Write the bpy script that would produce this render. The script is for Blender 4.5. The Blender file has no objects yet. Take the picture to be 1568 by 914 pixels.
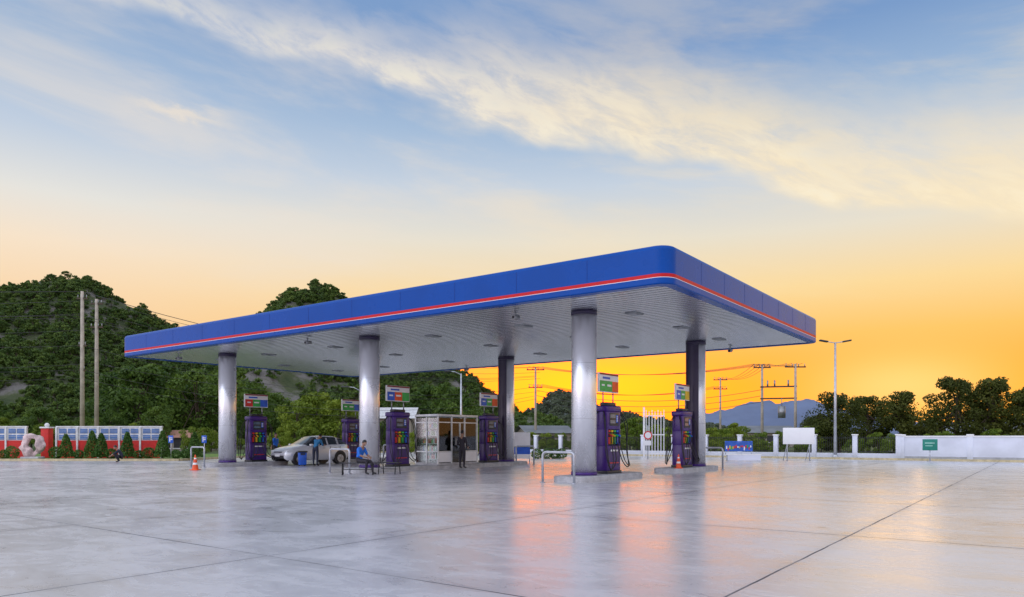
import bpy, bmesh, math, random
import numpy as np
from mathutils import Vector, Matrix
R=math.radians
sc=bpy.context.scene
def lin(c):
    return tuple(((x/255)/12.92 if x/255<=0.04045 else ((x/255+0.055)/1.055)**2.4) for x in c)
F=1111.0; CX=784.0; HY=670.0; CH=1.4
def WX(px,d): return (px-CX)/F*d
def WZ(py,d): return CH+(HY-py)/F*d
U=Vector((-.8043,.5941,0)); V=Vector((.5943,.8042,0)); P0=Vector((4.14,19.1,0))
ROT=math.atan2(.8042,.5943)
def S(b,a,z=0): 
    p=P0+V*b+U*a; return Vector((p.x,p.y,z))
# ---------------- materials
class NT:
    def __init__(s,nt): s.nt=nt; s.n=nt.nodes; s.l=nt.links
    def node(s,t,**k):
        x=s.n.new(t)
        for a,b in k.items(): setattr(x,a,b)
        return x
    def put(s,sock,v):
        if isinstance(v,bpy.types.NodeSocket): s.l.new(v,sock)
        elif v is not None: sock.default_value=v
    def m(s,op,a,b=None,c=None,clamp=False):
        x=s.n.new('ShaderNodeMath'); x.operation=op; x.use_clamp=clamp
        s.put(x.inputs[0],a); s.put(x.inputs[1],b)
        if c is not None: s.put(x.inputs[2],c)
        return x.outputs[0]
    def mr(s,v,a,b,c,d,smooth=True):
        x=s.n.new('ShaderNodeMapRange'); x.interpolation_type='SMOOTHSTEP' if smooth else 'LINEAR'
        s.put(x.inputs[0],v)
        for i,k in enumerate((a,b,c,d)): s.put(x.inputs[i+1],k)
        return x.outputs[0]
    def mix(s,f,a,b,bt='MIX'):
        x=s.n.new('ShaderNodeMixRGB'); x.blend_type=bt
        s.put(x.inputs[0],f)
        for i,k in ((1,a),(2,b)):
            if isinstance(k,tuple): k=(*k[:3],1)
            s.put(x.inputs[i],k)
        return x.outputs[0]
    def xyz(s,a,b,c):
        x=s.n.new('ShaderNodeCombineXYZ'); s.put(x.inputs[0],a); s.put(x.inputs[1],b); s.put(x.inputs[2],c); return x.outputs[0]
    def noise(s,vec,scale,det=3,rough=.5,dist=0):
        x=s.n.new('ShaderNodeTexNoise'); s.put(x.inputs['Vector'],vec); x.inputs['Scale'].default_value=scale
        x.inputs['Detail'].default_value=det; x.inputs['Roughness'].default_value=rough; x.inputs['Distortion'].default_value=dist
        return x.outputs['Fac']
    def ramp(s,f,st):
        x=s.n.new('ShaderNodeValToRGB'); s.put(x.inputs[0],f); e=x.color_ramp.elements
        while len(e)<len(st): e.new(.5)
        for i,(p,c) in enumerate(st): e[i].position=p; e[i].color=(*c[:3],1)
        return x.outputs[0]
MATS={}
def pm(name,col,rough=.5,metal=0,var=.15,scale=4,bump=0,spec=.5,bscale=None,coat=0):
    if name in MATS: return MATS[name]
    mt=bpy.data.materials.new(name); mt.use_nodes=True; t=NT(mt.node_tree)
    bs=t.n['Principled BSDF']; tc=t.node('ShaderNodeTexCoord').outputs['Object']
    f=t.noise(tc,scale,3,.6)
    a=tuple(x*(1-var) for x in col); b=tuple(min(1,x*(1+var)) for x in col)
    t.l.new(t.mix(t.mr(f,.3,.7,0,1),a,b),bs.inputs['Base Color'])
    t.l.new(t.mr(f,.3,.7,rough*.9,min(1,rough*1.1)),bs.inputs['Roughness'])
    bs.inputs['Metallic'].default_value=metal; bs.inputs['Specular IOR Level'].default_value=spec
    if coat: bs.inputs['Coat Weight'].default_value=coat; bs.inputs['Coat Roughness'].default_value=.08
    if bump:
        bn=t.node('ShaderNodeBump'); bn.inputs['Strength'].default_value=bump; bn.inputs['Distance'].default_value=.02
        t.l.new(t.noise(tc,bscale or scale*5,4),bn.inputs['Height']); t.l.new(bn.outputs[0],bs.inputs['Normal'])
    MATS[name]=mt; return mt
def foliage(name,dark,light,hz=None,trans=.3):
    mt=bpy.data.materials.new(name); mt.use_nodes=True; t=NT(mt.node_tree)
    bs=t.n['Principled BSDF']; out=t.n['Material Output']
    at=t.node('ShaderNodeAttribute',attribute_name='tone').outputs['Fac']
    oi=t.node('ShaderNodeObjectInfo').outputs['Random']
    f=t.m('ADD',t.m('MULTIPLY',at,.6),t.m('MULTIPLY',oi,.4))
    col=t.ramp(f,[(0,dark),(.55,tuple((a+b)/2 for a,b in zip(dark,light))),(1,light)])
    t.l.new(col,bs.inputs['Base Color']); bs.inputs['Roughness'].default_value=.55; bs.inputs['Specular IOR Level'].default_value=.25
    tr=t.node('ShaderNodeBsdfTranslucent'); t.l.new(col,tr.inputs[0])
    mx=t.node('ShaderNodeMixShader'); mx.inputs[0].default_value=trans
    t.l.new(bs.outputs[0],mx.inputs[1]); t.l.new(tr.outputs[0],mx.inputs[2]); t.l.new(mx.outputs[0],out.inputs[0])
    MATS[name]=mt; return mt
blue=pm('fascia_blue',(.0,.066,.34),.27,0,.06,.6,spec=.16)
red=pm('stripe_red',(.60,.015,.02),.4,0,.08,spec=.2)
white=pm('white_paint',(.86,.86,.86),.45,0,.05,2)
seam=pm('seam_dark',(.002,.03,.2),.5,spec=.2)
silver=pm('silver_cladding',(.84,.84,.87),.28,.7,.03,1.2)
purple=pm('pump_purple',(.055,.015,.18),.3,0,.15,3)
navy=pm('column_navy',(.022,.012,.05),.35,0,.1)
black=pm('black_rubber',(.012,.012,.014),.5)
dark=pm('dark_plastic',(.03,.03,.035),.4)
grey=pm('grey_metal',(.30,.31,.32),.4,.6)
screen=pm('display_glass',(.10,.16,.22),.1,0,.3,9)
soffm=pm('soffit_metal',(.76,.77,.80),.22,.72,.03,.2)
groovem=pm('soffit_groove',(.14,.14,.16),.5,.3,.05)
kerbm=pm('kerb_concrete',(.46,.46,.47),.7,0,.2,3,.4)
yel=pm('yellow_plastic',(.75,.50,.02),.4); grn=pm('green_plastic',(.03,.42,.08),.4)
blu=pm('blue_plastic',(.02,.12,.60),.4); rd=pm('red_plastic',(.65,.03,.03),.4); org=pm('orange_plastic',(.85,.10,.02),.45)
polem=pm('pole_concrete',(.42,.37,.30),.8,0,.2,2)
steel=pm('galvanised_steel',(.5,.52,.56),.35,.6)
bark=pm('bark',(.09,.065,.045),.9,0,.3,5,.5)
wirem=pm('cable_grey',(.05,.05,.05),.5)
wallm=pm('boundary_wall_paint',(.74,.77,.86),.7,0,.08,.8,.1)
def glassm():
    mt=bpy.data.materials.new('window_glass'); mt.use_nodes=True; t=NT(mt.node_tree); out=t.n['Material Output']
    tr=t.node('ShaderNodeBsdfTransparent'); tr.inputs[0].default_value=(.92,.98,.97,1)
    gl=t.node('ShaderNodeBsdfGlossy'); gl.inputs['Roughness'].default_value=.03
    fr=t.node('ShaderNodeFresnel'); fr.inputs[0].default_value=1.45
    mx=t.node('ShaderNodeMixShader'); t.l.new(t.m('ADD',fr.outputs[0],.02),mx.inputs[0]); t.l.new(tr.outputs[0],mx.inputs[1]); t.l.new(gl.outputs[0],mx.inputs[2]); t.l.new(mx.outputs[0],out.inputs[0])
    return mt
glass=glassm()
# ---------------- mesh builder
class B:
    def __init__(s,name): s.name=name; s.bm=bmesh.new(); s.mats=[]
    def mi(s,m):
        if m not in s.mats: s.mats.append(m)
        return s.mats.index(m)
    def box(s,c,d,m,rz=0,bev=0,rot=None,seg=2,taper=1):
        tb=bmesh.new(); bmesh.ops.create_cube(tb,size=1)
        for v in tb.verts:
            k=taper if v.co.z>0 else 1
            v.co=Vector((v.co.x*d[0]*k,v.co.y*d[1]*k,v.co.z*d[2]))
        if bev: bmesh.ops.bevel(tb,geom=tb.edges[:],offset=bev,segments=seg,affect='EDGES',profile=.5)
        M=Matrix.Translation(c)@(rot.to_4x4() if rot else Matrix.Rotation(rz,4,'Z'))
        s.merge(tb,M,m,bool(bev))
    def merge(s,tb,M,m,smooth=False):
        i=s.mi(m); vm={}
        for v in tb.verts: vm[v]=s.bm.verts.new(M@v.co)
        for f in tb.faces:
            try: nf=s.bm.faces.new([vm[v] for v in f.verts]); nf.material_index=i; nf.smooth=smooth
            except ValueError: pass
        tb.free()
    def cyl(s,p0,p1,r0,m,r1=None,seg=14,cap=True):
        p0=Vector(p0);p1=Vector(p1); r1=r0 if r1 is None else r1
        d=p1-p0; q=d.to_track_quat('Z','Y'); i=s.mi(m); ra=[];rb=[]
        for k in range(seg):
            a=2*math.pi*k/seg; o=Vector((math.cos(a),math.sin(a),0))
            ra.append(s.bm.verts.new(p0+q@(o*r0))); rb.append(s.bm.verts.new(p1+q@(o*max(r1,1e-4))))
        for k in range(seg):
            f=s.bm.faces.new([ra[k],ra[(k+1)%seg],rb[(k+1)%seg],rb[k]]); f.material_index=i; f.smooth=True
        if cap:
            f=s.bm.faces.new(ra[::-1]); f.material_index=i; f=s.bm.faces.new(rb); f.material_index=i
    def tube(s,pts,r,m,seg=8,rads=None):
        pts=[Vector(p) for p in pts]; i=s.mi(m); rings=[]; n=len(pts); up=None
        for k,p in enumerate(pts):
            d=(pts[min(k+1,n-1)]-pts[max(k-1,0)]).normalized()
            if up is None: up=d.orthogonal().normalized()
            up=(up-d*up.dot(d)).normalized(); sd=d.cross(up); rr=rads[k] if rads else r
            rings.append([s.bm.verts.new(p+(up*math.cos(2*math.pi*j/seg)+sd*math.sin(2*math.pi*j/seg))*rr) for j in range(seg)])
        for a,b in zip(rings,rings[1:]):
            for j in range(seg):
                f=s.bm.faces.new([a[j],a[(j+1)%seg],b[(j+1)%seg],b[j]]); f.material_index=i; f.smooth=True
        for rg in (rings[0][::-1],rings[-1]): f=s.bm.faces.new(rg); f.material_index=i
    def face(s,vs,m,smooth=False):
        f=s.bm.faces.new([s.bm.verts.new(v) for v in vs]); f.material_index=s.mi(m); f.smooth=smooth
    def sphere(s,c,r,m,sc_=(1,1,1),seg=12,fn=None,rot=None):
        tb=bmesh.new(); bmesh.ops.create_uvsphere(tb,u_segments=seg,v_segments=max(6,seg*2//3),radius=1)
        for v in tb.verts:
            co=v.co.copy()
            if fn: co=fn(co)
            v.co=Vector((co.x*sc_[0]*r,co.y*sc_[1]*r,co.z*sc_[2]*r))
        s.merge(tb,Matrix.Translation(c)@(rot.to_4x4() if rot else Matrix.Identity(4)),m,True)
    def loft(s,rings,mats,closed=True,smooth=False):
        vr=[[s.bm.verts.new(p) for p in r] for r in rings]; n=len(vr[0])
        for k in range(len(vr)-1):
            i=s.mi(mats[k])
            for j in range(n if closed else n-1):
                f=s.bm.faces.new([vr[k][j],vr[k][(j+1)%n],vr[k+1][(j+1)%n],vr[k+1][j]]); f.material_index=i; f.smooth=smooth
        return vr
    def done(s,loc=(0,0,0),rz=0,parent=None,scale=1):
        me=bpy.data.meshes.new(s.name); bmesh.ops.recalc_face_normals(s.bm,faces=s.bm.faces[:]) if len(s.bm.faces)<60000 else None
        s.bm.to_mesh(me); s.bm.free()
        for m in s.mats: me.materials.append(m)
        o=bpy.data.objects.new(s.name,me); sc.collection.objects.link(o); o.location=loc; o.rotation_euler=(0,0,rz); o.scale=(scale,)*3
        if parent: o.parent=parent
        return o
def empty(name,loc=(0,0,0),rz=0):
    o=bpy.data.objects.new(name,None); sc.collection.objects.link(o); o.location=loc; o.rotation_euler=(0,0,rz); return o
# ---------------- camera
cam=bpy.data.cameras.new('camera'); co=bpy.data.objects.new('camera',cam); sc.collection.objects.link(co)
co.location=(0,0,CH); co.rotation_euler=(R(90),0,0); cam.sensor_width=36; cam.lens=36*F/1568; cam.shift_y=(HY-457)/1568; cam.clip_end=9000; cam.clip_start=.1
sc.camera=co
sc.view_settings.view_transform='Standard'; sc.view_settings.look='None'; sc.view_settings.exposure=0
# ---------------- world
SAZ=R(28.4); SEL=R(2.5)
w=bpy.data.worlds.new('World'); sc.world=w; w.use_nodes=True; t=NT(w.node_tree); t.n.clear()
out=t.node('ShaderNodeOutputWorld'); bg=t.node('ShaderNodeBackground'); t.l.new(bg.outputs[0],out.inputs[0])
sky=t.node('ShaderNodeTexSky'); sky.sky_type='NISHITA'; sky.sun_disc=False; sky.sun_elevation=SEL; sky.sun_rotation=SAZ
g=t.node('ShaderNodeTexCoord').outputs['Generated']; nrm=t.node('ShaderNodeVectorMath',operation='NORMALIZE'); t.l.new(g,nrm.inputs[0])
sp=t.node('ShaderNodeSeparateXYZ'); t.l.new(nrm.outputs[0],sp.inputs[0]); x,y,z=sp.outputs
az=t.m('MULTIPLY',t.m('ARCTAN2',x,y),57.2958); el=t.m('MULTIPLY',t.m('ARCSINE',z),57.2958)
def rr(lst): return [(e/60,lin(c)) for e,c in lst]
elf=t.m('DIVIDE',el,60,clamp=True)
sunward=t.ramp(elf,rr([(0,(255,150,25)),(4,(255,172,54)),(7.5,(254,198,102)),(11,(251,218,156)),(15,(232,224,206)),(19,(198,210,224)),(23,(160,186,216)),(28,(122,156,202)),(60,(125,152,192))]))
left=t.ramp(elf,rr([(0,(252,180,110)),(6,(251,207,152)),(10,(250,218,178)),(13,(247,227,202)),(16,(230,228,222)),(20,(192,206,224)),(25,(160,184,214)),(30,(132,163,204)),(60,(132,160,204))]))
back=t.ramp(elf,rr([(0,(225,205,215)),(15,(225,225,240)),(35,(210,220,242)),(60,(185,200,232))]))
da=t.m('DIVIDE',t.m('ADD',az,128),26); lobe=t.m('POWER',2.718,t.m('MULTIPLY',t.m('MULTIPLY',da,da),-1)); lobe=t.m('MULTIPLY',lobe,t.mr(el,30,65,1,0))
lv=t.m('ADD',1.45,t.m('MULTIPLY',lobe,1.7))  # unseen sky behind camera brightened to light fronts; lobe added for column highlights
back=t.mix(1.0,back,t.xyz(lv,lv,lv),'MULTIPLY')
hx,hy=math.sin(SAZ),math.cos(SAZ)
hl=t.m('SQRT',t.m('ADD',t.m('MULTIPLY',x,x),t.m('MULTIPLY',y,y)))
dt=t.m('DIVIDE',t.m('ADD',t.m('MULTIPLY',x,hx),t.m('MULTIPLY',y,hy)),t.m('MAXIMUM',hl,.001))
c=t.mix(t.mr(dt,.45,.97,0,1),left,sunward)
low=t.m('MULTIPLY',t.mr(el,1.5,7.5,1,0),t.mr(dt,.68,.88,0,1))
c=t.mix(t.m('MULTIPLY',low,.8),c,(1.4,.50,.018))
# intense afterglow low in the sky behind the canopy
bx=t.m('DIVIDE',t.m('SUBTRACT',az,5.5),9.5); by=t.m('DIVIDE',t.m('SUBTRACT',el,4.0),2.6)
ag=t.m('POWER',2.718,t.m('MULTIPLY',t.m('ADD',t.m('MULTIPLY',bx,bx),t.m('MULTIPLY',by,by)),-1))
c=t.mix(t.m('MULTIPLY',ag,.95),c,(5.2,.78,.02))
c=t.mix(t.mr(dt,-.25,.38,1,0),c,back)
c=t.mix(t.mr(el,38,75,0,.85),c,(1.15,1.18,1.30))
# clouds
tb=t.m('SUBTRACT',el,t.m('SUBTRACT',t.m('SUBTRACT',25.6,t.m('MULTIPLY',az,.19)),t.m('MULTIPLY',t.m('MULTIPLY',az,az),.0024)))
nA=t.noise(t.xyz(t.m('MULTIPLY',az,.06),t.m('MULTIPLY',tb,.11),0.0),1,4,.55)
tw=t.m('ADD',tb,t.m('MULTIPLY',t.m('SUBTRACT',nA,.5),8))
fine=t.noise(t.xyz(t.m('ADD',t.m('MULTIPLY',az,.15),t.m('MULTIPLY',tb,.12)),t.m('MULTIPLY',tb,.36),3.0),1.6,8,.64,.3)
wid=t.mr(az,-30,30,3.0,5.4)
m1=t.m('MULTIPLY',t.mr(tw,-2.7,-1.2,0,1),t.mr(t.m('DIVIDE',t.m('ADD',tw,t.m('MULTIPLY',t.m('SUBTRACT',fine,.5),5)),wid),-.3,1.25,1,0))
m1=t.m('MULTIPLY',m1,t.mr(fine,.30,.60,.42,1.0)); m1=t.m('MULTIPLY',m1,t.mr(az,-38,2,.5,1))
edge=t.m('MULTIPLY',t.mr(tw,-2.6,-1.2,0,1),t.mr(tw,-1.2,2,1,0))
ccol=t.mix(t.mr(az,-25,28,0,1),lin((238,230,222)),lin((255,234,194)))
ccol=t.mix(t.m('MULTIPLY',edge,t.mr(fine,.42,.65,0,.7)),ccol,lin((255,245,218)))
c=t.mix(t.m('MULTIPLY',m1,.88,clamp=True),c,ccol)
t2=t.m('ADD',t.m('SUBTRACT',el,22.2),t.m('MULTIPLY',t.m('SUBTRACT',fine,.5),3))
m2=t.m('MULTIPLY',t.mr(t.m('ABSOLUTE',t2),0,.7,1,0),t.mr(t.m('ABSOLUTE',t.m('ADD',az,24.5)),0,5,1,0))
c=t.mix(t.m('MULTIPLY',m2,.6),c,lin((250,232,206)))
st=t.noise(t.xyz(t.m('MULTIPLY',az,.045),t.m('MULTIPLY',t.m('ADD',el,t.m('MULTIPLY',az,.12)),.20),7.0),1,6,.6,.3)
m3=t.m('MULTIPLY',t.mr(st,.42,.72,0,1),t.m('MULTIPLY',t.mr(el,8,14,0,1),t.mr(el,20,34,1,.4)))
c=t.mix(t.m('MULTIPLY',m3,.5),c,t.mix(t.mr(az,-20,28,0,1),lin((238,226,212)),lin((250,228,186))))
ax=t.m('DIVIDE',t.m('SUBTRACT',az,28.4),6.0); ay=t.m('DIVIDE',t.m('SUBTRACT',el,3.6),2.4)
gl=t.m('POWER',2.718,t.m('MULTIPLY',t.m('ADD',t.m('MULTIPLY',ax,ax),t.m('MULTIPLY',ay,ay)),-1))
c=t.mix(t.m('MULTIPLY',gl,.7),c,(1.3,.80,.28))
nis=t.mix(1.0,sky.outputs[0],(.05,.05,.05),'MULTIPLY')
c=t.mix(.03,c,nis,'ADD')
t.l.new(c,bg.inputs[0]); bg.inputs[1].default_value=1.0
sl=bpy.data.lights.new('sun','SUN'); sl.energy=.06; sl.angle=R(9); sl.color=(1,.6,.28)
so=bpy.data.objects.new('sun',sl); sc.collection.objects.link(so)
sd=Vector((math.sin(SAZ)*math.cos(SEL),math.cos(SAZ)*math.cos(SEL),math.sin(SEL))); so.rotation_euler=sd.to_track_quat('Z','Y').to_euler()
# ---------------- ground
gm=bpy.data.materials.new('grass_earth'); gm.use_nodes=True; q=NT(gm.node_tree); bs=q.n['Principled BSDF']
tc=q.node('ShaderNodeTexCoord').outputs['Object']
q.l.new(q.ramp(q.noise(tc,.25,8,.65),[(.3,(.035,.06,.015)),(.5,(.07,.11,.025)),(.7,(.13,.12,.05))]),bs.inputs['Base Color']); bs.inputs['Roughness'].default_value=.9
b=B('ground'); b.face([(-5000,-600,-.012),(5000,-600,-.012),(5000,6500,-.012),(-5000,6500,-.012)],gm); b.done()
cm=bpy.data.materials.new('forecourt_concrete'); cm.use_nodes=True; q=NT(cm.node_tree); bs=q.n['Principled BSDF']
tc=q.node('ShaderNodeTexCoord').outputs['Object']; s3=q.node('ShaderNodeSeparateXYZ'); q.l.new(tc,s3.inputs[0]); X,Y,_=s3.outputs
du=q.m('ADD',q.m('MULTIPLY',X,-.8043),q.m('MULTIPLY',Y,.5941)); dv=q.m('ADD',q.m('MULTIPLY',X,.5943),q.m('MULTIPLY',Y,.8042))
wob=q.m('MULTIPLY',q.m('SUBTRACT',q.noise(tc,1.5,4),.5),.02)
ju=q.m('PINGPONG',q.m('ADD',q.m('SUBTRACT',du,2.28-5.15*20),wob),2.575); jv=q.m('PINGPONG',q.m('ADD',q.m('SUBTRACT',dv,5.19-6*20),wob),3.0)
jd=q.m('MINIMUM',ju,jv)
line=q.m('MULTIPLY',q.mr(jd,.008,.018,1,0),q.mr(q.noise(tc,.6,4),.35,.6,.55,1.0)); stain=q.m('MULTIPLY',q.mr(jd,0,.30,1,0),q.noise(tc,.9,5))
su=q.m('FLOOR',q.m('DIVIDE',q.m('SUBTRACT',du,2.28),5.15)); sv=q.m('FLOOR',q.m('DIVIDE',q.m('SUBTRACT',dv,5.19),6.0))
wn=q.node('ShaderNodeTexWhiteNoise'); wn.noise_dimensions='2D'; q.l.new(q.xyz(su,sv,0.0),wn.inputs['Vector'])
big=q.noise(tc,.35,5,.6,.8); swirl=q.noise(q.xyz(q.m('MULTIPLY',du,1.0),q.m('MULTIPLY',dv,2.0),0.0),1.1,6,.68,1.2); fi=q.noise(tc,14,4,.7)
col=q.ramp(q.m('ADD',q.m('MULTIPLY',big,.5),q.m('MULTIPLY',swirl,.5)),[(.35,(.50,.49,.52)),(.5,(.61,.60,.62)),(.66,(.72,.70,.71))])
col=q.mix(.3,col,q.ramp(fi,[(.3,(.65,.65,.65)),(.7,(1,1,1))]),'MULTIPLY')
col=q.mix(q.mr(wn.outputs['Value'],0,1,0,.12,False),col,(.2,.2,.24))
col=q.mix(q.m('MULTIPLY',stain,.35),col,(.2,.19,.21)); col=q.mix(q.m('MULTIPLY',line,.9),col,(.04,.035,.04))
vo=q.node('ShaderNodeTexVoronoi'); q.l.new(tc,vo.inputs['Vector']); vo.inputs['Scale'].default_value=.55
col=q.mix(q.mr(vo.outputs['Distance'],.03,.06,.5,0),col,(.1,.08,.08))
q.l.new(col,bs.inputs['Base Color'])
rg=q.m('ADD',q.m('ADD',q.mr(swirl,.35,.7,.25,.35),q.mr(big,.35,.65,.0,.08)),q.m('MULTIPLY',line,.5)); q.l.new(rg,bs.inputs['Roughness']); q.l.new(q.m('MULTIPLY',q.m('SUBTRACT',1,line),.7),bs.inputs['Specular IOR Level'])
q.l.new(q.m('MULTIPLY',q.m('SUBTRACT',1,line),.55),bs.inputs['Coat Weight']); bs.inputs['Coat IOR'].default_value=1.5
q.l.new(q.m('ADD',q.mr(swirl,.35,.7,.19,.28),q.mr(big,.35,.65,.0,.07)),bs.inputs['Coat Roughness'])
bn=q.node('ShaderNodeBump'); bn.inputs['Strength'].default_value=.08; bn.inputs['Distance'].default_value=.01
q.l.new(q.m('SUBTRACT',q.m('ADD',q.m('MULTIPLY',swirl,.3),q.m('MULTIPLY',fi,.4)),line),bn.inputs['Height']); q.l.new(bn.outputs[0],bs.inputs['Normal']); q.l.new(bn.outputs[0],bs.inputs['Coat Normal'])
e1=S(32.3,-60); e2=S(32.3,42)
b=B('concrete_forecourt'); b.face([(-90,-40,0),(90,-40,0),(e1.x,e1.y,0),(e2.x,e2.y,0),(-19,50,0),(-20,43.6,0),(-90,43.4,0)],cm); b.done()
kyw=pm('kerb_painted',(.55,.47,.28),.7,0,.2)
b=B('kerb'); 
for p,qq in (((-90,43.4),(-20,43.6)),((-20,43.7),(-19,50)),((-19,50.1),(e2.x,e2.y)),((e2.x,e2.y),(e1.x,e1.y))):
    p=Vector((*p,0));qq=Vector((*qq,0)); d=qq-p; b.box((p+qq)/2+Vector((0,0,.06)),(d.length,.18,.14),kyw,math.atan2(d.y,d.x))
b.done()
lm=pm('lawn_grass',(.13,.22,.03),.9,0,.45,3,.5,bscale=40)
b=B('grass_lawn'); b.face([(-90,43.5,.10),(-20.1,43.7,.10),(-19.1,50,.10),(-19.1,58,.10),(-90,58,.10)],lm); b.done()
# ---------------- canopy
def rrect(x0,y0,x1,y1,r,z,n=8):
    pts=[]
    for cx,cy,a0 in ((x1-r,y1-r,0),(x0+r,y1-r,90),(x0+r,y0+r,180),(x1-r,y0+r,270)):
        for k in range(n+1):
            a=R(a0+90*k/n); pts.append((cx+r*math.cos(a),cy+r*math.sin(a),z))
    return pts
LB,LA=15.4,29.8; SZ=5.5
can=empty('gas_station_canopy',P0,ROT)
b=B('fascia'); prof=[(.30,SZ+.04,blue),(.30,SZ-.01,blue),(.03,SZ-.01,blue),(0,SZ+.02,blue),(0,SZ+.165,white),(0,SZ+.178,red),(0,SZ+.275,blue),(0,SZ+.93,blue),(.03,SZ+1.0,blue),(.09,SZ+1.04,blue),(.2,SZ+1.05,blue),(.25,SZ+.7,grey)]
b.loft([rrect(i,i,LB-i,LA-i,.45-i*.6,z,14) for i,z,_ in prof],[m for _,_,m in prof],smooth=False)
b.face(rrect(.25,.25,LB-.25,LA-.25,.3,SZ+.7),grey)
def seamx(x,y,dx,dy): b.box((x,y,SZ+.615),(dx,dy,.62),seam)
k=2.5
while k<LA-1: seamx(0,k,.006,.014); seamx(LB,k,.006,.014); k+=2.48
k=2.2
while k<LB-1: seamx(k,0,.014,.006); seamx(k,LA,.014,.006); k+=1.85
b.done(parent=can)
b=B('soffit'); y0,y1=.3,LA-.3; n=50; wdt=(LB-.6)/n; pr=[]
for i in range(n):
    x0=.3+i*wdt; pr+= [(x0,SZ+.07),(x0+.01,SZ+.026),(x0+wdt*.3,SZ+.014),(x0+wdt*.62,SZ+.015),(x0+wdt-.05,SZ+.026),(x0+wdt-.04,SZ+.07)]
for i in range(len(pr)-1):
    b.face([(pr[i][0],y0,pr[i][1]),(pr[i+1][0],y0,pr[i+1][1]),(pr[i+1][0],y1,pr[i+1][1]),(pr[i][0],y1,pr[i][1])],soffm if 1<=i%6<=3 else groovem,False)
for bb in (3.9,7.7,11.6):
    for aa in (3,7.5,12,18,23,27):
        b.box((bb,aa,SZ+.0),(.6,.40,.05),grey,0,.006); b.box((bb,aa,SZ-.028),(.5,.30,.008),pm('lamp_lens_unlit',(.25,.26,.3),.3))
b.done(parent=can)
for bb,aa in ((1.2,5.9),(1.2,16.5),(1.2,26.5),(14.3,19),(14.3,3.5)):
    b=B('security_camera'); b.cyl((bb,aa,SZ),(bb,aa,SZ-.14),.03,grey); b.cyl((bb-.12,aa,SZ-.2),(bb+.16,aa,SZ-.16),.07,grey); b.cyl((bb-.13,aa,SZ-.2),(bb-.12,aa,SZ-.2),.05,black); b.done(parent=can)
# columns
CB,CA=2.55,4.12; SPA=10.15; BK=9.3
for k in range(3):
    for bk in (0,1):
        b=B('canopy_column'); z0=.18
        b.cyl((0,0,z0),(0,0,SZ+.03),.41,silver,seg=48)
        b.cyl((0,0,z0+.001),(0,0,z0+.10),.425,purple,seg=40); b.cyl((0,0,SZ-.13),(0,0,SZ+.02),.425,navy,seg=40)
        for zz in (2.0,3.8): b.cyl((0,0,zz),(0,0,zz+.008),.4115,grey,seg=40,cap=False)
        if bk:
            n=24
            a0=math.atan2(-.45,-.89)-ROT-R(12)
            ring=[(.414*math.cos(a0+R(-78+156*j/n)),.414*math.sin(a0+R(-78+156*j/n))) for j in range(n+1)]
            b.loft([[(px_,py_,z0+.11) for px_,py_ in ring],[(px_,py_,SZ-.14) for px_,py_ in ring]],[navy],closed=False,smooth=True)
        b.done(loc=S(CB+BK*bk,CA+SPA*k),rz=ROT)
def island(b0,b1,a):
    b=B('pump_island')
    def ring(i,z): return rrect(b0+i,-.65+i,b1-i,.65-i,.5-i*.5,z,6)
    b.loft([ring(0,-.01),ring(0,.15),ring(.03,.18)],[kerbm,kerbm]); b.face(ring(.03,.18),kerbm); b.done(loc=S(0,a),rz=ROT)
for k in range(3):
    a=CA+SPA*k
    if k==1: island(CB-1.15,CB+10.6,a)
    else: island(CB-1.15,CB+3.3,a); island(CB+6.2,CB+10.6,a)
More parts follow.
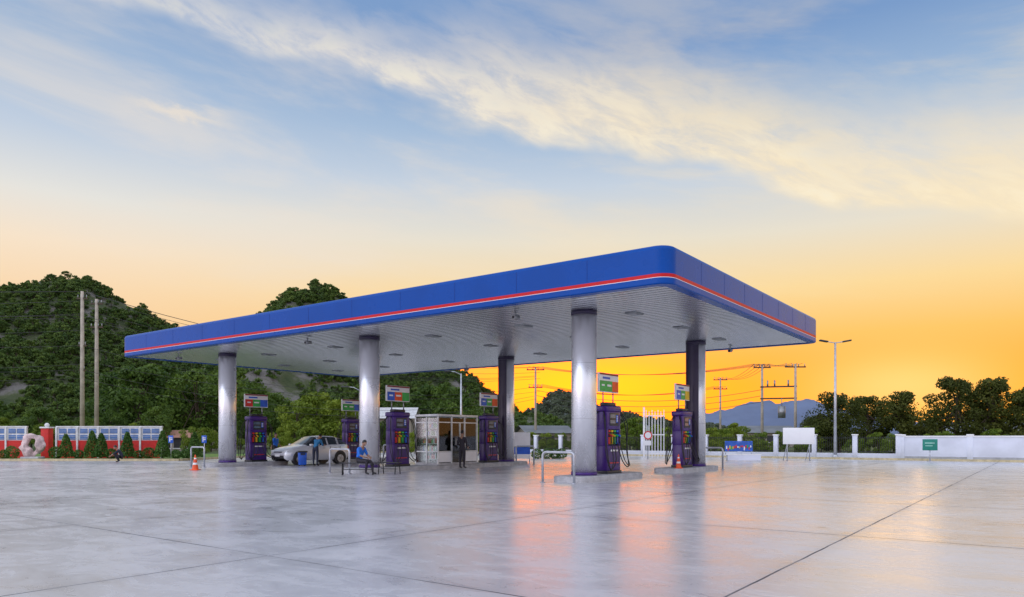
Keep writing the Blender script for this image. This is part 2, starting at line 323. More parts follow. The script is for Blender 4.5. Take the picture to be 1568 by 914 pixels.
# pumps
def pump(bb,a,cols):
    b=B('fuel_pump'); L=.95; T=.46
    b.box((0,0,.05),(L+.04,T+.06,.1),dark,0,.01)
    b.box((0,0,.52),(L,T,.86),purple,0,.03)
    b.box((0,0,1.22),(L-.12,T-.18,.56),dark,0,.01)
    for sx in (-1,1): b.box((sx*(L/2-.045),0,1.22),(.09,T,.58),purple,0,.02)
    b.box((0,0,1.80),(L,T,.62),purple,0,.03)
    b.box((0,0,2.2),(L+.06,T+.06,.2),purple,0,.05)
    b.box((0,0,2.36),(L*.7,T*.6,.12),dark,0,.03)
    cs=[rd,yel,grn,blu]
    for s_ in (-1,1):
        y=s_*(T/2+.002)
        b.box((0,y,1.84),(.62,.02,.44),dark,0,.006); b.box((-.1,y+s_*.012,1.95),(.36,.012,.13),screen); b.box((-.1,y+s_*.012,1.76),(.36,.012,.11),screen)
        b.box((.2,y+s_*.012,1.86),(.12,.012,.26),blu,0,.004)
        for i in range(3): b.box((.2,y+s_*.02,1.79+i*.07),(.08,.008,.03),white)
        b.box((0,y,.55),(.8,.014,.62),pm('pump_panel',(.05,.025,.16),.3)); b.box((0,y+s_*.009,.78),(.5,.008,.06),white,0,.003); b.box((0,y+s_*.009,.36),(.64,.008,.04),rd,0,.003)
        for i in range(4):
            xx=-.285+i*.19; m=cs[i]
            b.box((xx,s_*(T/2-.05),1.12),(.12,.08,.24),m,0,.012)
            b.box((xx,s_*(T/2+.03),1.30),(.05,.16,.06),m,0,.012,rot=Matrix.Rotation(s_*R(-25),3,'X'))
            b.box((xx,s_*(T/2+.06),1.17),(.03,.03,.24),black,0,.008)
            b.tube([(xx,s_*(T/2+.02),1.3),(xx,s_*(T/2-.04),1.36),(xx,s_*(T/2-.1),1.28)],.014,grey)
            b.box((xx,y-s_*.03,1.44),(.12,.05,.07),m,0,.008)
            sgn=-1 if i<2 else 1; xo=sgn*(L/2+.03+.05*(i%2)); pts=[]
            P=[Vector((sgn*(L/2+.01),s_*.1,2.12)),Vector((xo+sgn*.10,s_*(.2+.06*i),1.75)),Vector((xo+sgn*(.16+.05*(i%3)),s_*(.34),.75)),Vector((xo+sgn*.06,s_*(.42+.03*i),.12+.05*i)),Vector((xx+sgn*.12,s_*(T/2+.20),.45)),Vector((xx,s_*(T/2+.07),1.06))]
            for j in range(len(P)-1):
                p0=P[max(j-1,0)];p1=P[j];p2=P[j+1];p3=P[min(j+2,len(P)-1)]
                for f in range(6):
                    tt=f/6; pts.append(.5*((2*p1)+(p2-p0)*tt+(2*p0-5*p1+4*p2-p3)*tt*tt+(3*p1-p0-3*p2+p3)*tt**3))
            pts.append(P[-1]); b.tube(pts,.017,black,6)
    for sx in (-.35,.35): b.cyl((sx,0,2.4),(sx,0,2.8),.025,grey)
    b.box((0,0,3.09),(1.34,.09,.66),white,0,.012)
    for s_ in (-1,1):
        y=s_*.047; b.box((0,y,3.38),(1.30,.01,.06),pm('maroon',(.25,.02,.03),.4))
        for i,m in enumerate(cols if s_<0 else cols[::-1]): b.box((-.43+i*.43,y,2.97),(.428,.01,.36),m)
        b.box((0,y*1.13,3.0),(.28,.006,.07),white); b.box((-.43,y*1.13,3.0),(.2,.006,.06),white); b.box((-.2,y*1.13,3.25),(.5,.006,.07),blu)
    b.done(loc=S(bb,a,.18),rz=ROT)
CO=[[(grn,grn,org),(blu,grn,yel)],[(blu,org,grn),(blu,grn,org)],[(rd,grn,blu),(grn,grn,blu)]]
for k in range(3):
    a=CA+SPA*k; pump(CB+1.6,a,CO[k][0]); pump(CB+7.85,a,CO[k][1])
# kiosk
def kiosk():
    root=empty('glass_kiosk',S(CB+4.75,CA+SPA,.18),ROT); L=2.7;W=1.35;H=2.25
    b=B('frame'); fm=pm('kiosk_frame',(.74,.76,.76),.4,.2)
    b.box((0,0,.05),(L,W,.1),kerbm)
    for yy in (-W/2,W/2): b.box((0,yy,H-.04),(L+.08,.07,.10),fm,0,.01)
    for xx in (-L/2,L/2): b.box((xx,0,H-.04),(.07,W-.08,.10),fm,0,.01)
    b.box((0,0,H-.01),(L-.09,W-.09,.02),glass)
    for xx in (-L/2,-L/6,L/6,L/2):
        for yy in (-W/2,W/2): b.box((xx,yy,H/2-.02),(.06,.06,H-.16),fm)
    for yy in (-W/2,W/2):
        for zz in (.6,1.9): b.box((-L/3,yy,zz),(L/3-.07,.035,.045),fm); b.box((L/3,yy,zz),(L/3-.07,.035,.045),fm)
        b.box((0,yy,1.9),(L/3-.07,.035,.045),fm)
    for yy in (-W/2,W/2): b.box((L/3,yy,.35),(L/3-.07,.025,.44),white); b.box((-L/3,yy,.35),(L/3-.07,.025,.44),white)
    for xx in (-L/2,L/2):
        b.box((xx,0,H/2-.02),(.05,.05,H-.16),fm)
        for zz in (.6,1.9): b.box((xx,-W/4,zz),(.03,W/2-.09,.045),fm); b.box((xx,W/4,zz),(.03,W/2-.09,.045),fm)
    b.box((.12,-W/2-.01,1.0),(.05,.04,1.75),fm); b.box((-.2,-W/2-.04,1.05),(.03,.04,.3),grey)
    b.done(parent=root)
    b=B('glazing')
    for yy in (-W/2,W/2): b.box((0,yy,1.1),(L-.08,.01,2.0),glass)
    for xx in (-L/2,L/2): b.box((xx,0,1.1),(.01,W-.08,2.0),glass)
    b.done(parent=root)
    b=B('shelves_with_goods'); rnd=random.Random(3)
    for zz in (.25,.6,.95,1.3,1.65):
        b.box((-.6,.42,zz),(1.2,.3,.03),white); b.box((-L/2+.22,-.12,zz),(.30,.9,.03),white)
        for i in range(10): 
            h=rnd.uniform(.14,.28); m=rnd.choice([rd,yel,grn,blu,white,org,white]); b.cyl((-1.12+i*.115,.40,zz+.016),(-1.12+i*.115,.40,zz+h),.04,m,.03,8)
        for i in range(8):
            h=rnd.uniform(.14,.28); m=rnd.choice([rd,yel,grn,blu,white,white]); b.box((-L/2+.20,-.5+i*.11,zz+.016+h/2),(.09,.08,h),m,0,.008)
    b.box((.85,.3,.55),(.8,.45,.9),pm('counter',(.55,.52,.48),.5),0,.02); b.box((.8,.35,1.15),(.35,.2,.28),dark,0,.02)
    b.done(parent=root)
kiosk()
def hoop(p,rz,wd=1.15,h=.95):
    b=B('safety_barrier'); r=.12; pts=[(-wd/2,0,0),(-wd/2,0,h-r)]
    for k in range(1,6): a=R(180-18*k); pts.append((-wd/2+r+r*math.cos(a),0,h-r+r*math.sin(a)))
    for k in range(0,6): a=R(90-18*k); pts.append((wd/2-r+r*math.cos(a),0,h-r+r*math.sin(a)))
    pts.append((wd/2,0,0)); b.tube(pts,.04,steel,10)
    for sx in (-1,1): b.cyl((sx*wd/2,0,0),(sx*wd/2,0,.02),.09,steel)
    b.done(loc=p,rz=rz)
for k in range(3):
    a=CA+SPA*k; hoop(S(CB-1.55,a),ROT+R(90)); hoop(S(CB+10.95,a),ROT+R(90))
def cone(p,s=1):
    b=B('traffic_cone'); b.box((0,0,.02),(.36,.36,.04),org,0,.01)
    zs=[(.04,.14,org),(.25,.105,white),(.34,.09,org),(.50,.06,white),(.56,.05,org),(.70,.025,org)]
    for (z0,r0,m),(z1,r1,_) in zip(zs,zs[1:]): b.cyl((0,0,z0),(0,0,z1),r0,m,r1,16,False)
    b.cyl((0,0,.69),(0,0,.70),.025,org); b.done(loc=p,scale=s)
cone((WX(299,31.2),31.2,0),.95); cone((S(CB+6.7,CA-.35,.18)),.8)
def bench(p,rz,L=1.4):
    b=B('park_bench')
    for i in range(3): b.box((0,-.13+i*.13,.44),(L,.11,.035),dark,0,.008)
    for sx in (-1,1):
        b.tube([(sx*L*.4,-.2,0),(sx*L*.4,-.15,.42),(sx*L*.4,.15,.42),(sx*L*.4,.2,0)],.02,black)
    b.box((0,0,.2),(L*.8,.025,.025),black); b.done(loc=p,rz=rz)
bench((WX(548,27.4),27.4,0),R(8)); bench((WX(596,27.9),27.9,0),R(-20),.9)
def bin_(p,m):
    b=B('trash_bin'); b.box((0,0,.42),(.42,.42,.72),m,0,.04,taper=1.12); b.box((0,0,.83),(.54,.54,.10),dark,0,.04); b.box((0,-.24,.7),(.26,.02,.1),black)
    for sx in (-.15,.15): b.cyl((sx-.03,.16,.06),(sx+.03,.16,.06),.06,black)
    b.done(loc=p,rz=.4,scale=.85)
bin_((WX(463,35.8),35.8,0),blu)
# ---------------- car
def car(p,rz):
    paint=pm('car_silver',(.72,.74,.78),.25,.3,.03,1,coat=.6); 
    root=empty('parked_car',p,rz)
    b=B('body')
    st=[(-1.98,.38,.60,.62,.62,.50),(-1.88,.26,.74,.76,.77,.62),(-1.5,.24,.86,.83,.90,.70),(-1.0,.24,.94,.85,.99,.72),(-.78,.24,.97,.85,1.04,.70),(-.1,.24,1.0,.85,1.44,.60),(.35,.24,1.02,.86,1.50,.60),(1.0,.24,1.04,.85,1.47,.58),(1.5,.24,1.05,.83,1.36,.54),(1.78,.26,1.02,.78,1.08,.60),(1.95,.36,.80,.66,.84,.50)]
    rings=[]
    for x_,zb,zl,wl,zt,wt in st:
        h=[(wl*.86,zb),(wl*.98,zb+.12),(wl,(zb+zl)/2),(wl*.96,zl),(wt,zt-.05*(1 if zt-zl>.2 else .3)),(wt*.8,zt),(0,zt+.015)]
        rings.append([(x_,-a,z_) for a,z_ in h]+[(x_,a,z_) for a,z_ in h[::-1][1:]])
    vr=[[b.bm.verts.new(p_) for p_ in r] for r in rings]; n=len(vr[0]); gi=b.mi(paint); gg=b.mi(pm('car_glass',(.02,.03,.04),.05,0,.1))
    for k in range(len(vr)-1):
        for j in range(n-1):
            f=b.bm.faces.new([vr[k][j],vr[k][j+1],vr[k+1][j+1],vr[k+1][j]]); f.smooth=True; f.material_index=gi
            if (j in (3,8) and 4<=k<=7): f.material_index=gg
            if k in (4,8) and j in (3,4,5,6,7,8): f.material_index=gg
    for r_ in (vr[0],vr[-1][::-1]): f=b.bm.faces.new(r_); f.material_index=gi
    for sx in (-1,1):
        for xx,ang in ((-.1,0),(.45,0),(1.1,0)): b.box((xx,sx*.745,1.2),(.06,.06,.4),paint,rot=Matrix.Rotation(sx*R(28),3,'X'))
        b.box((-.62,sx*.93,1.02),(.16,.18,.12),paint,0,.04)
        b.box((-1.78,sx*.60,.70),(.26,.30,.13),pm('headlamp',(.8,.82,.85),.1),0,.04); b.box((1.82,sx*.64,.85),(.16,.2,.28),rd,0,.04)
        for xx in (.2,.95): b.box((xx,sx*.865,.86),(.16,.02,.03),grey)
        for xx in (-.42,.62,1.25): b.box((xx,sx*.846,.65),(.01,.02,.62),dark)
    b.box((-1.955,0,.42),(.08,1.1,.16),dark,0,.02); b.box((-1.93,0,.66),(.1,.7,.06),dark,0,.02); b.box((-2.0,0,.50),(.02,.42,.11),white)
    b.done(parent=root)
    b=B('wheels')
    for xx in (-1.25,1.25):
        for sx in (-1,1):
            b.cyl((xx,sx*.60,.36),(xx,sx*.855,.36),.37,dark,seg=24)
            b.cyl((xx,sx*.64,.31),(xx,sx*.87,.31),.31,black,seg=24); b.cyl((xx,sx*.8,.31),(xx,sx*.876,.31),.20,steel,seg=20)
            for i in range(5): a=i*2*math.pi/5; b.box((xx+.1*math.cos(a),sx*.88,.31+.1*math.sin(a)),(.17,.015,.035),grey,rot=Matrix.Rotation(-a,3,'Y'))
    b.done(parent=root)
car((WX(476,38.2),38.2,0),ROT-R(3))
# ---------------- people
skin=pm('skin',(.36,.20,.13),.5,0,.08,9); hair=pm('hair_black',(.012,.01,.01),.5,0,.2,30); shoe=pm('shoe_black',(.02,.02,.02),.5); eyew=pm('eye_white',(.8,.8,.8),.3)
def person(name,loc,rz,pose,shirt,pants,longs=False,scale=1.0):
    J=dict(pelvis=(0,0,.93),spine=(0,0,1.12),chest=(0,0,1.34),neck=(0,.0,1.47),head=(0,-.01,1.56),
        sh1=(-.18,0,1.39),el1=(-.23,.02,1.12),wr1=(-.24,-.06,.88),sh2=(.18,0,1.39),el2=(.23,.02,1.12),wr2=(.24,-.06,.88),
        hp1=(-.10,0,.90),kn1=(-.11,-.01,.50),an1=(-.11,.02,.09),to1=(-.12,-.15,.045),hp2=(.10,0,.90),kn2=(.11,-.01,.50),an2=(.11,.02,.09),to2=(.12,-.15,.045))
    J.update(pose); facev=J.pop('face',(0,-1,0))
    ra=dict(pelvis=.145,spine=.125,chest=.145,neck=.055,head=.05,sh1=.068,el1=.045,wr1=.030,hp1=.092,kn1=.062,an1=.042,to1=.038)
    for k in list(ra):
        if k.endswith('1'): ra[k[:-1]+'2']=ra[k]
    E=[('pelvis','spine','shirt'),('spine','chest','shirt'),('chest','neck','skin'),('neck','head','skin')]
    for i in '12': E+=[('chest','sh'+i,'shirt'),('sh'+i,'el'+i,'shirt'),('el'+i,'wr'+i,'shirt' if longs else 'skin'),('pelvis','hp'+i,'pants'),('hp'+i,'kn'+i,'pants'),('kn'+i,'an'+i,'pants'),('an'+i,'to'+i,'shoe')]
    names=list(J); me=bpy.data.meshes.new('sk'); me.from_pydata([J[k] for k in names],[(names.index(a),names.index(c_)) for a,c_,_ in E],[])
    o=bpy.data.objects.new('sk',me); sc.collection.objects.link(o); md=o.modifiers.new('s','SKIN')
    for i,k in enumerate(names):
        sv_=me.skin_vertices[0].data[i]; r_=ra[k]; sv_.radius=(r_,r_*(.72 if k in('pelvis','spine','chest') else 1)); sv_.use_root=(k=='pelvis')
    ss=o.modifiers.new('ss','SUBSURF'); ss.levels=2; ss.render_levels=2
    dg=bpy.context.evaluated_depsgraph_get(); m2=bpy.data.meshes.new_from_object(o.evaluated_get(dg)); bpy.data.objects.remove(o)
    b=B(name); b.bm.from_mesh(m2); mats=dict(shirt=shirt,pants=pants,skin=skin,shoe=shoe); 
    for v_ in mats.values(): b.mi(v_)
    segs=[(Vector(J[a]),Vector(J[c_]),b.mats.index(mats[mm]),ra[a]) for a,c_,mm in E]
    for f in b.bm.faces:
        cc=f.calc_center_median(); best=9;bi=0
        for a,c_,mi_,r_ in segs:
            d=c_-a; tt=max(0,min(1,(cc-a).dot(d)/d.length_squared)); dd=(cc-(a+d*tt)).length-r_*.7
            if dd<best: best=dd;bi=mi_
        f.material_index=bi; f.smooth=True
    nk=Vector(J['neck']);hd=Vector(J['head']); up=(hd-nk).normalized(); fw=Vector(facev); fw=(fw-up*fw.dot(up)).normalized(); sd_=up.cross(fw)
    RM=Matrix((-sd_,-fw,up)).transposed(); C=hd+up*.075; rot=RM.to_3x3()
    def P(x_,y_,z_): return C+rot@Vector((x_,y_,z_))
    b.sphere(C,.1,skin,(.76,.92,1.15),16,fn=lambda c_:Vector((c_.x*(1-.22*max(0,-c_.z)),c_.y,c_.z)),rot=rot)
    b.sphere(P(0,.018,.028),.1,hair,(.83,.93,1.08),14,fn=lambda c_:Vector((c_.x,c_.y if c_.y>-.5 or c_.z>.35 else -.5,max(c_.z,-.55))),rot=rot)
    b.sphere(P(0,-.097,-.01),.016,skin,(.8,1,1.5),8,rot=rot); b.box(P(0,-.085,-.052),(.042,.012,.010),pm('lips',(.3,.1,.08),.5),rot=rot,bev=.003)
    for sx in (-1,1):
        b.sphere(P(sx*.03,-.082,.012),.012,eyew,seg=8); b.sphere(P(sx*.03,-.091,.012),.006,hair,seg=6); b.sphere(P(sx*.077,.01,0),.024,skin,(.35,.7,1.2),8,rot=rot)
    for i,sx in (('1',-1),('2',1)):
        wv=Vector(J['wr'+i]); d=(wv-Vector(J['el'+i])).normalized(); sdv=Vector((0,-1,0)); sdv=(sdv-d*sdv.dot(d)).normalized(); nv=d.cross(sdv)
        RH=Matrix((sdv,nv,d)).transposed(); b.box(wv+d*.045,(.078,.028,.09),skin,rot=RH,bev=.012)
        for j,ln in enumerate((.07,.08,.075,.06)):
            base=wv+d*.085+sdv*(.03-.02*j); mid=base+d*ln*.5+nv*(-sx*.008); tip=mid+d*ln*.4+nv*(-sx*.025)
            b.tube([base,mid,tip],.009,skin,6,rads=[.0095,.009,.007])
        base=wv+d*.025+sdv*.035; b.tube([base,base+sdv*.03+d*.03,base+sdv*.035+d*.06],.01,skin,6,rads=[.012,.010,.008])
    b.done(loc=loc,rz=rz,scale=scale)
navyc=pm('cloth_navy',(.02,.025,.05),.8,0,.2,20,.2); bluec=pm('cloth_blue',(.02,.17,.68),.8,0,.2,20,.2); darkc=pm('cloth_dark',(.03,.026,.035),.85,0,.2,20,.2); bluem=pm('cloth_teal_blue',(.03,.18,.38),.8,0,.2,20,.2)
person('standing_person',S(CB+4.6,CA+SPA-1.05,0.0),R(150),dict(wr1=(-.16,-.2,1.0),el1=(-.25,.03,1.12),wr2=(.14,-.22,1.02)),darkc,darkc,True,.98)
person('standing_person',(WX(483,35.6),35.6,0),R(160),dict(spine=(0,-.05,1.1),chest=(0,-.22,1.28),neck=(0,-.30,1.39),head=(0,-.36,1.46),sh1=(-.18,-.22,1.32),sh2=(.18,-.22,1.32),el1=(-.24,-.3,1.06),el2=(.24,-.3,1.06),wr1=(-.2,-.52,1.08),wr2=(.2,-.5,1.05),kn1=(-.13,.0,.5),an1=(-.15,.08,.09),to1=(-.16,-.09,.045)),bluem,navyc,False,.95)
person('walking_person',(WX(422,41.5),41.5,0),R(70),dict(kn1=(-.1,-.15,.52),an1=(-.1,-.2,.10),to1=(-.1,-.36,.05),kn2=(.1,.02,.5),an2=(.1,.25,.13),to2=(.1,.1,.05),wr1=(-.25,.1,.9),wr2=(.25,-.2,.95)),bluec,navyc,False,.95)
sit=dict(pelvis=(0,.05,.56),spine=(0,.04,.74),chest=(0,-.04,.95),neck=(0,-.10,1.07),head=(0,-.15,1.15),sh1=(-.18,-.05,1.0),sh2=(.18,-.05,1.0),el1=(-.24,-.13,.76),el2=(.24,-.13,.76),wr1=(-.12,-.34,.68),wr2=(.12,-.34,.68),
  hp1=(-.1,.02,.54),hp2=(.1,.02,.54),kn1=(-.13,-.42,.52),kn2=(.13,-.42,.52),an1=(-.13,-.36,.09),an2=(.13,-.50,.09),to1=(-.14,-.52,.045),to2=(.14,-.66,.045),face=(0,-1,-.6))
person('seated_person',(WX(552,27.4),27.4,0),R(62),sit,bluec,darkc,False,.98)
cr=dict(pelvis=(0,.12,.30),spine=(0,.08,.48),chest=(0,-.05,.66),neck=(0,-.14,.77),head=(0,-.2,.84),sh1=(-.18,-.06,.70),sh2=(.18,-.06,.70),el1=(-.24,-.3,.52),el2=(.24,-.3,.52),wr1=(-.1,-.48,.40),wr2=(.1,-.48,.40),
  hp1=(-.1,.1,.28),hp2=(.1,.1,.28),kn1=(-.17,-.28,.46),kn2=(.17,-.28,.46),an1=(-.15,-.05,.09),an2=(.15,-.05,.09),to1=(-.17,-.22,.045),to2=(.17,-.22,.045),face=(0,-1,-.6))
person('crouching_person',(WX(184,41),41,0),R(-70),cr,navyc,darkc,False,.95)
# ---------------- boundary wall & fence
def wall():
    b=B('boundary_wall'); L=36
    b.box((0,0,.72),(L,.18,1.44),wallm); b.box((0,0,1.47),(L,.28,.08),white,0,.01); b.box((0,0,.12),(L,.24,.26),pm('wall_plinth',(.45,.46,.48),.8))
    k=-L/2
    while k<=L/2+.01: b.box((k,0,.74),(.3,.27,1.56),wallm,0,.01); b.box((k,0,1.55),(.38,.34,.10),white,0,.01); k+=3.6
    b.done(loc=S(33,-.7-L/2),rz=ROT+R(90))
wall()
fm_=pm('fence_iron',(.02,.022,.025),.5,.3)
b=B('boundary_fence'); n=15
for i in range(n+1):
    xx=i*2.5; b.box((xx,0,.78),(.28,.28,1.56),wallm,0,.01); b.box((xx,0,1.58),(.36,.36,.08),white,0,.01)
    if i<n:
        b.box((xx+1.25,0,.2),(2.22,.16,.4),wallm); 
        for zz in (.5,1.38): b.box((xx+1.25,0,zz),(2.22,.03,.04),fm_)
        for j in range(18): b.box((xx+.2+j*.124,0,.96),(.022,.022,1.05),fm_)
b.done(loc=S(33,-.5),rz=ROT+R(90))
b=B('white_gate'); 
for i in range(7): b.box((-.6+i*.2,0,1.65),(.05,.05,3.3-(.2 if i%2 else 0)),white)
for zz in (.3,1.6,2.9): b.box((0,.03,zz),(1.3,.03,.07),white)
b.box((-.75,0,1.75),(.12,.12,3.5),white); b.done(loc=(WX(1003,50),50,0),rz=R(-12))
b=B('traffic_sign'); b.cyl((0,0,0),(0,0,2.2),.03,steel); b.cyl((0,-.03,1.55),(0,-.05,1.55),.28,rd,seg=24); b.cyl((0,-.05,1.55),(0,-.056,1.55),.2,white,seg=24); b.box((0,-.05,1.05),(.4,.02,.3),white); b.done(loc=(WX(992,47),47,0))
def lamp(px,d,top,arms=2,name='street_lamp'):
    h=WZ(top,d); b=B(name); b.cyl((0,0,0),(0,0,h),.11,steel,.06,12); b.cyl((0,0,0),(0,0,.3),.18,steel)
    if arms==2:
        b.tube([(-.85,0,h+.1),(-.4,0,h+.02),(0,0,h-.05),(.4,0,h+.02),(.85,0,h+.1)],.03,steel)
        for s_ in (-1,1): b.box((s_*.75,0,h+.08),(.55,.24,.10),dark,0,.03,rot=Matrix.Rotation(-s_*R(10),3,'Y'))
    else:
        b.tube([(0,0,h-.1),(-.5,0,h+.15),(-1.0,0,h+.2)],.03,steel); b.box((-1.15,0,h+.2),(.6,.24,.1),dark,0,.03)
    b.done(loc=(WX(px,d),d,0))
lamp(1279,47,524); lamp(706,62,572,1); lamp(551,58,596,1)
def billboard(px,d,x0,x1,y0,y1,name='blank_billboard',rz=0):
    b=B(name); wd=(x1-x0)/F*d; zt=WZ(y0,d); zb=WZ(y1,d)
    b.box((0,0,(zt+zb)/2),(wd,.06,zt-zb),pm('billboard_white',(.95,.95,.95),.4,0,.02),0,.01); b.box((0,.04,(zt+zb)/2),(wd*.9,.03,.06),steel)
    for s_ in (-1,1): b.cyl((s_*wd*.36,.05,0),(s_*wd*.36,.05,zt-.05),.035,steel); b.cyl((s_*wd*.36,.05,zb),(s_*wd*.36,.7,0),.02,steel)
    b.done(loc=(WX(px,d),d,0),rz=rz)
billboard(1223,44,1199,1247,655,680)
b=B('standing_sign'); d=41
b.box((0,0,1.30),(.95,.06,.80),white,0,.01); b.box((0,0,.66),(.95,.058,.40),blu); b.box((0,0,.33),(.95,.058,.24),white)
for s_ in (-1,1): b.cyl((s_*.44,.05,0),(s_*.44,.05,1.7),.025,steel)
b.done(loc=(WX(799,d),d,0))
b=B('direction_sign'); d=42.5; gsm=pm('sign_green',(.01,.22,.16),.5)
b.cyl((0,0,0),(0,0,.65),.035,steel); b.box((0,-.02,.98),(.78,.05,.66),gsm,0,.02); b.box((-.02,-.05,1.08),(.5,.01,.07),pm('sign_text',(.3,.6,.5),.5)); b.box((-.06,-.05,.92),(.38,.01,.05),MATS['sign_text']); b.cyl((0,0,0),(0,0,.04),.15,kerbm)
b.done(loc=(WX(1424,d),d,0),rz=R(-20))
b=B('vendor_stall'); d=43.5
b.box((0,0,.38),(2.0,.8,.06),white,0,.01); b.box((0,-.38,.2),(1.9,.04,.34),wallm)
for sx in (-1,1):
    for sy in (-1,1): b.cyl((sx*.9,sy*.35,0),(sx*.9,sy*.35,.38),.03,steel)
b.box((-.25,.1,.85),(1.6,.06,.55),pm('banner_blue',(.03,.12,.5),.6)); rnd=random.Random(5)
for i in range(16): b.box((-.95+i*.093,.06,.78+rnd.uniform(-.08,.1)),(.07,.02,rnd.uniform(.08,.22)),rnd.choice([yel,rd,white,grn,white]))
for sx in (-1.0,.5): b.cyl((sx,.12,.4),(sx,.12,1.2),.02,steel)
b.box((-.25,.1,1.16),(1.6,.07,.06),blu)
b.done(loc=(WX(1138,d),d,0),rz=R(-10))
# ---------------- utility poles & wires
def pole(px,d,top,arms=((.3,1.8),),name='utility_pole',r=.16,base=None):
    h=WZ(top,d); b=B(name); b.cyl((0,0,0),(0,0,h),r,polem,r*.65,10)
    for dz,wd in arms:
        b.box((0,.0,h-dz),(wd,.12,.12),bark)
        for k in range(4):
            xx=-wd/2+.1+k*(wd-.2)/3; b.cyl((xx,0,h-dz+.06),(xx,0,h-dz+.32),.05,grey,.03,8)
    b.done(loc=(WX(px,d),d,0)); return Vector((WX(px,d),d,h))
pA=pole(126,60,446,((.6,.9),(4.5,.7),(6.5,.5)),r=.19); pB=pole(148,62,458,((.4,1.0),(2.4,1.1)),r=.19)
pC=pole(820,82,562,((.3,2.0),(2.3,1.6))); pD=pole(1103,95,578,((.3,1.8),(1.5,1.8)))
pE=pole(1167,72,558,((.3,1.7),)); pF=pole(1218,70,557,((.3,2.0),))
b=B('pole_transformer_frame'); d=71
for zz in (WZ(592,d),WZ(610,d)): b.box((0,0,zz),(3.4,.14,.14),bark)
for xx in (-1.0,-.35,.9): b.cyl((xx,0,WZ(592,d)),(xx,0,WZ(582,d)),.08,grey)
b.cyl((.3,-.1,WZ(640,d)),(.3,-.1,WZ(622,d)),.35,grey); b.cyl((.3,-.1,WZ(622,d)),(.3,-.1,WZ(610,d)),.04,grey); b.done(loc=(WX(1192,d),d,0),rz=math.atan2(-2,3.3)*.6)
b=B('power_lines')
def wire(p,q_,sag,r=.02):
    p=Vector(p);q_=Vector(q_); b.tube([p.lerp(q_,k/14)-Vector((0,0,4*sag*(k/14)*(1-k/14))) for k in range(15)],r,wirem,4)
for pz in (0,.02,2.0,2.2,4.5,6.5,7.2):
    wire(pA-Vector((0,0,pz)),(pA.x-60,pA.y-14,pA.z-pz+.3),1.0); wire(pA-Vector((0,0,pz)),Vector((pC.x,pC.y,pC.z-pz*.5)),1.8+pz*.1)
for pz in (.1,1.2,2.6,5.5): wire(pB-Vector((0,0,pz)),(pB.x-60,pB.y-10,pB.z-pz),1.2); wire(pB-Vector((0,0,pz)),(pC.x+.5,pC.y,pC.z-pz*.5),1.8)
for k in range(4):
    o_=Vector((-.8+k*.5,0,.05)); 
    wire(pC+o_,pE+o_,1.0,.022); wire(pC+o_-Vector((0,0,2)),pD+o_-Vector((0,0,1.2)),1.2,.022); wire(pE+o_,pF+o_,.25,.02); wire(pD+o_,pE+o_,.8,.02)
for k in range(3): wire(pC-Vector((0,0,2.6+k*.6)),pE-Vector((0,0,2.5+k*.6)),1.2,.03)
b.done()
# ---------------- left colourful fence
def cfence(x0,x1,y,rz=0):
    b=B('painted_fence'); L=x1-x0; fr=pm('fence_red',(.62,.02,.015),.6); lb=pm('louvre_blue',(.04,.15,.42),.5); wcol=pm('fence_white',(.74,.74,.74),.6)
    b.box((0,0,.56),(L,.12,1.12),fr); n=max(1,round(L/1.3)); st=L/n
    b.box((0,0,1.54),(L,.06,.84),wcol)
    for i in range(n+1): b.box((-L/2+i*st,-.05,.99),(.10,.16,1.98),wcol)
    for i in range(n):
        for zz in (1.32,1.72):
            for j in (-1,1): b.box((-L/2+(i+.5)*st+j*st*.21,-.04,zz),(st*.35,.04,.29),lb)
            for j in range(2): b.box((-L/2+(i+.5)*st,-.07,zz-.06+j*.12),(st*.8,.012,.016),wcol)
    b.box((0,0,2.0),(L+.1,.16,.08),wcol); b.done(loc=((x0+x1)/2,y,.1),rz=rz)
cfence(WX(-60,46),WX(33,46),46.5); cfence(WX(80,46),WX(242,46),46.5)
b=B('red_gate_pillar'); b.box((0,0,.95),(.5,.5,1.9),MATS['fence_red'],0,.02); b.box((0,0,1.94),(.6,.62,.1),MATS['fence_white'],0,.02); b.sphere((0,0,2.1),.14,MATS['fence_white']); b.done(loc=(WX(72,46.5),46.5,.1))
from mathutils import noise as mn
b=B('ring_stone_sculpture'); tbm=bmesh.new(); NU,NV=40,20; vs=[]
for i in range(NU):
    a=2*math.pi*i/NU; row=[]
    for j in range(NV):
        c_=2*math.pi*j/NV; rt=.22+.07*math.sin(a*2+1)+.05*math.cos(3*a); RX=.46
        p=Vector(((RX+rt*math.cos(c_))*math.cos(a),rt*.8*math.sin(c_),.78+(RX*1.2+rt*math.cos(c_))*math.sin(a)))
        p+=Vector(mn.noise_vector(p*3.2))*.10+Vector(mn.noise_vector(p*9))*.05; row.append(tbm.verts.new(p))
    vs.append(row)
for i in range(NU):
    for j in range(NV): tbm.faces.new([vs[i][j],vs[(i+1)%NU][j],vs[(i+1)%NU][(j+1)%NV],vs[i][(j+1)%NV]])
b.merge(tbm,Matrix.Translation((0,0,.05)),pm('pink_stone',(.60,.46,.44),.75,0,.4,3,.6),True); b.box((0,0,.06),(1.1,.7,.16),kerbm,0,.04); b.done(loc=(WX(50,44.2),44.2,.1))
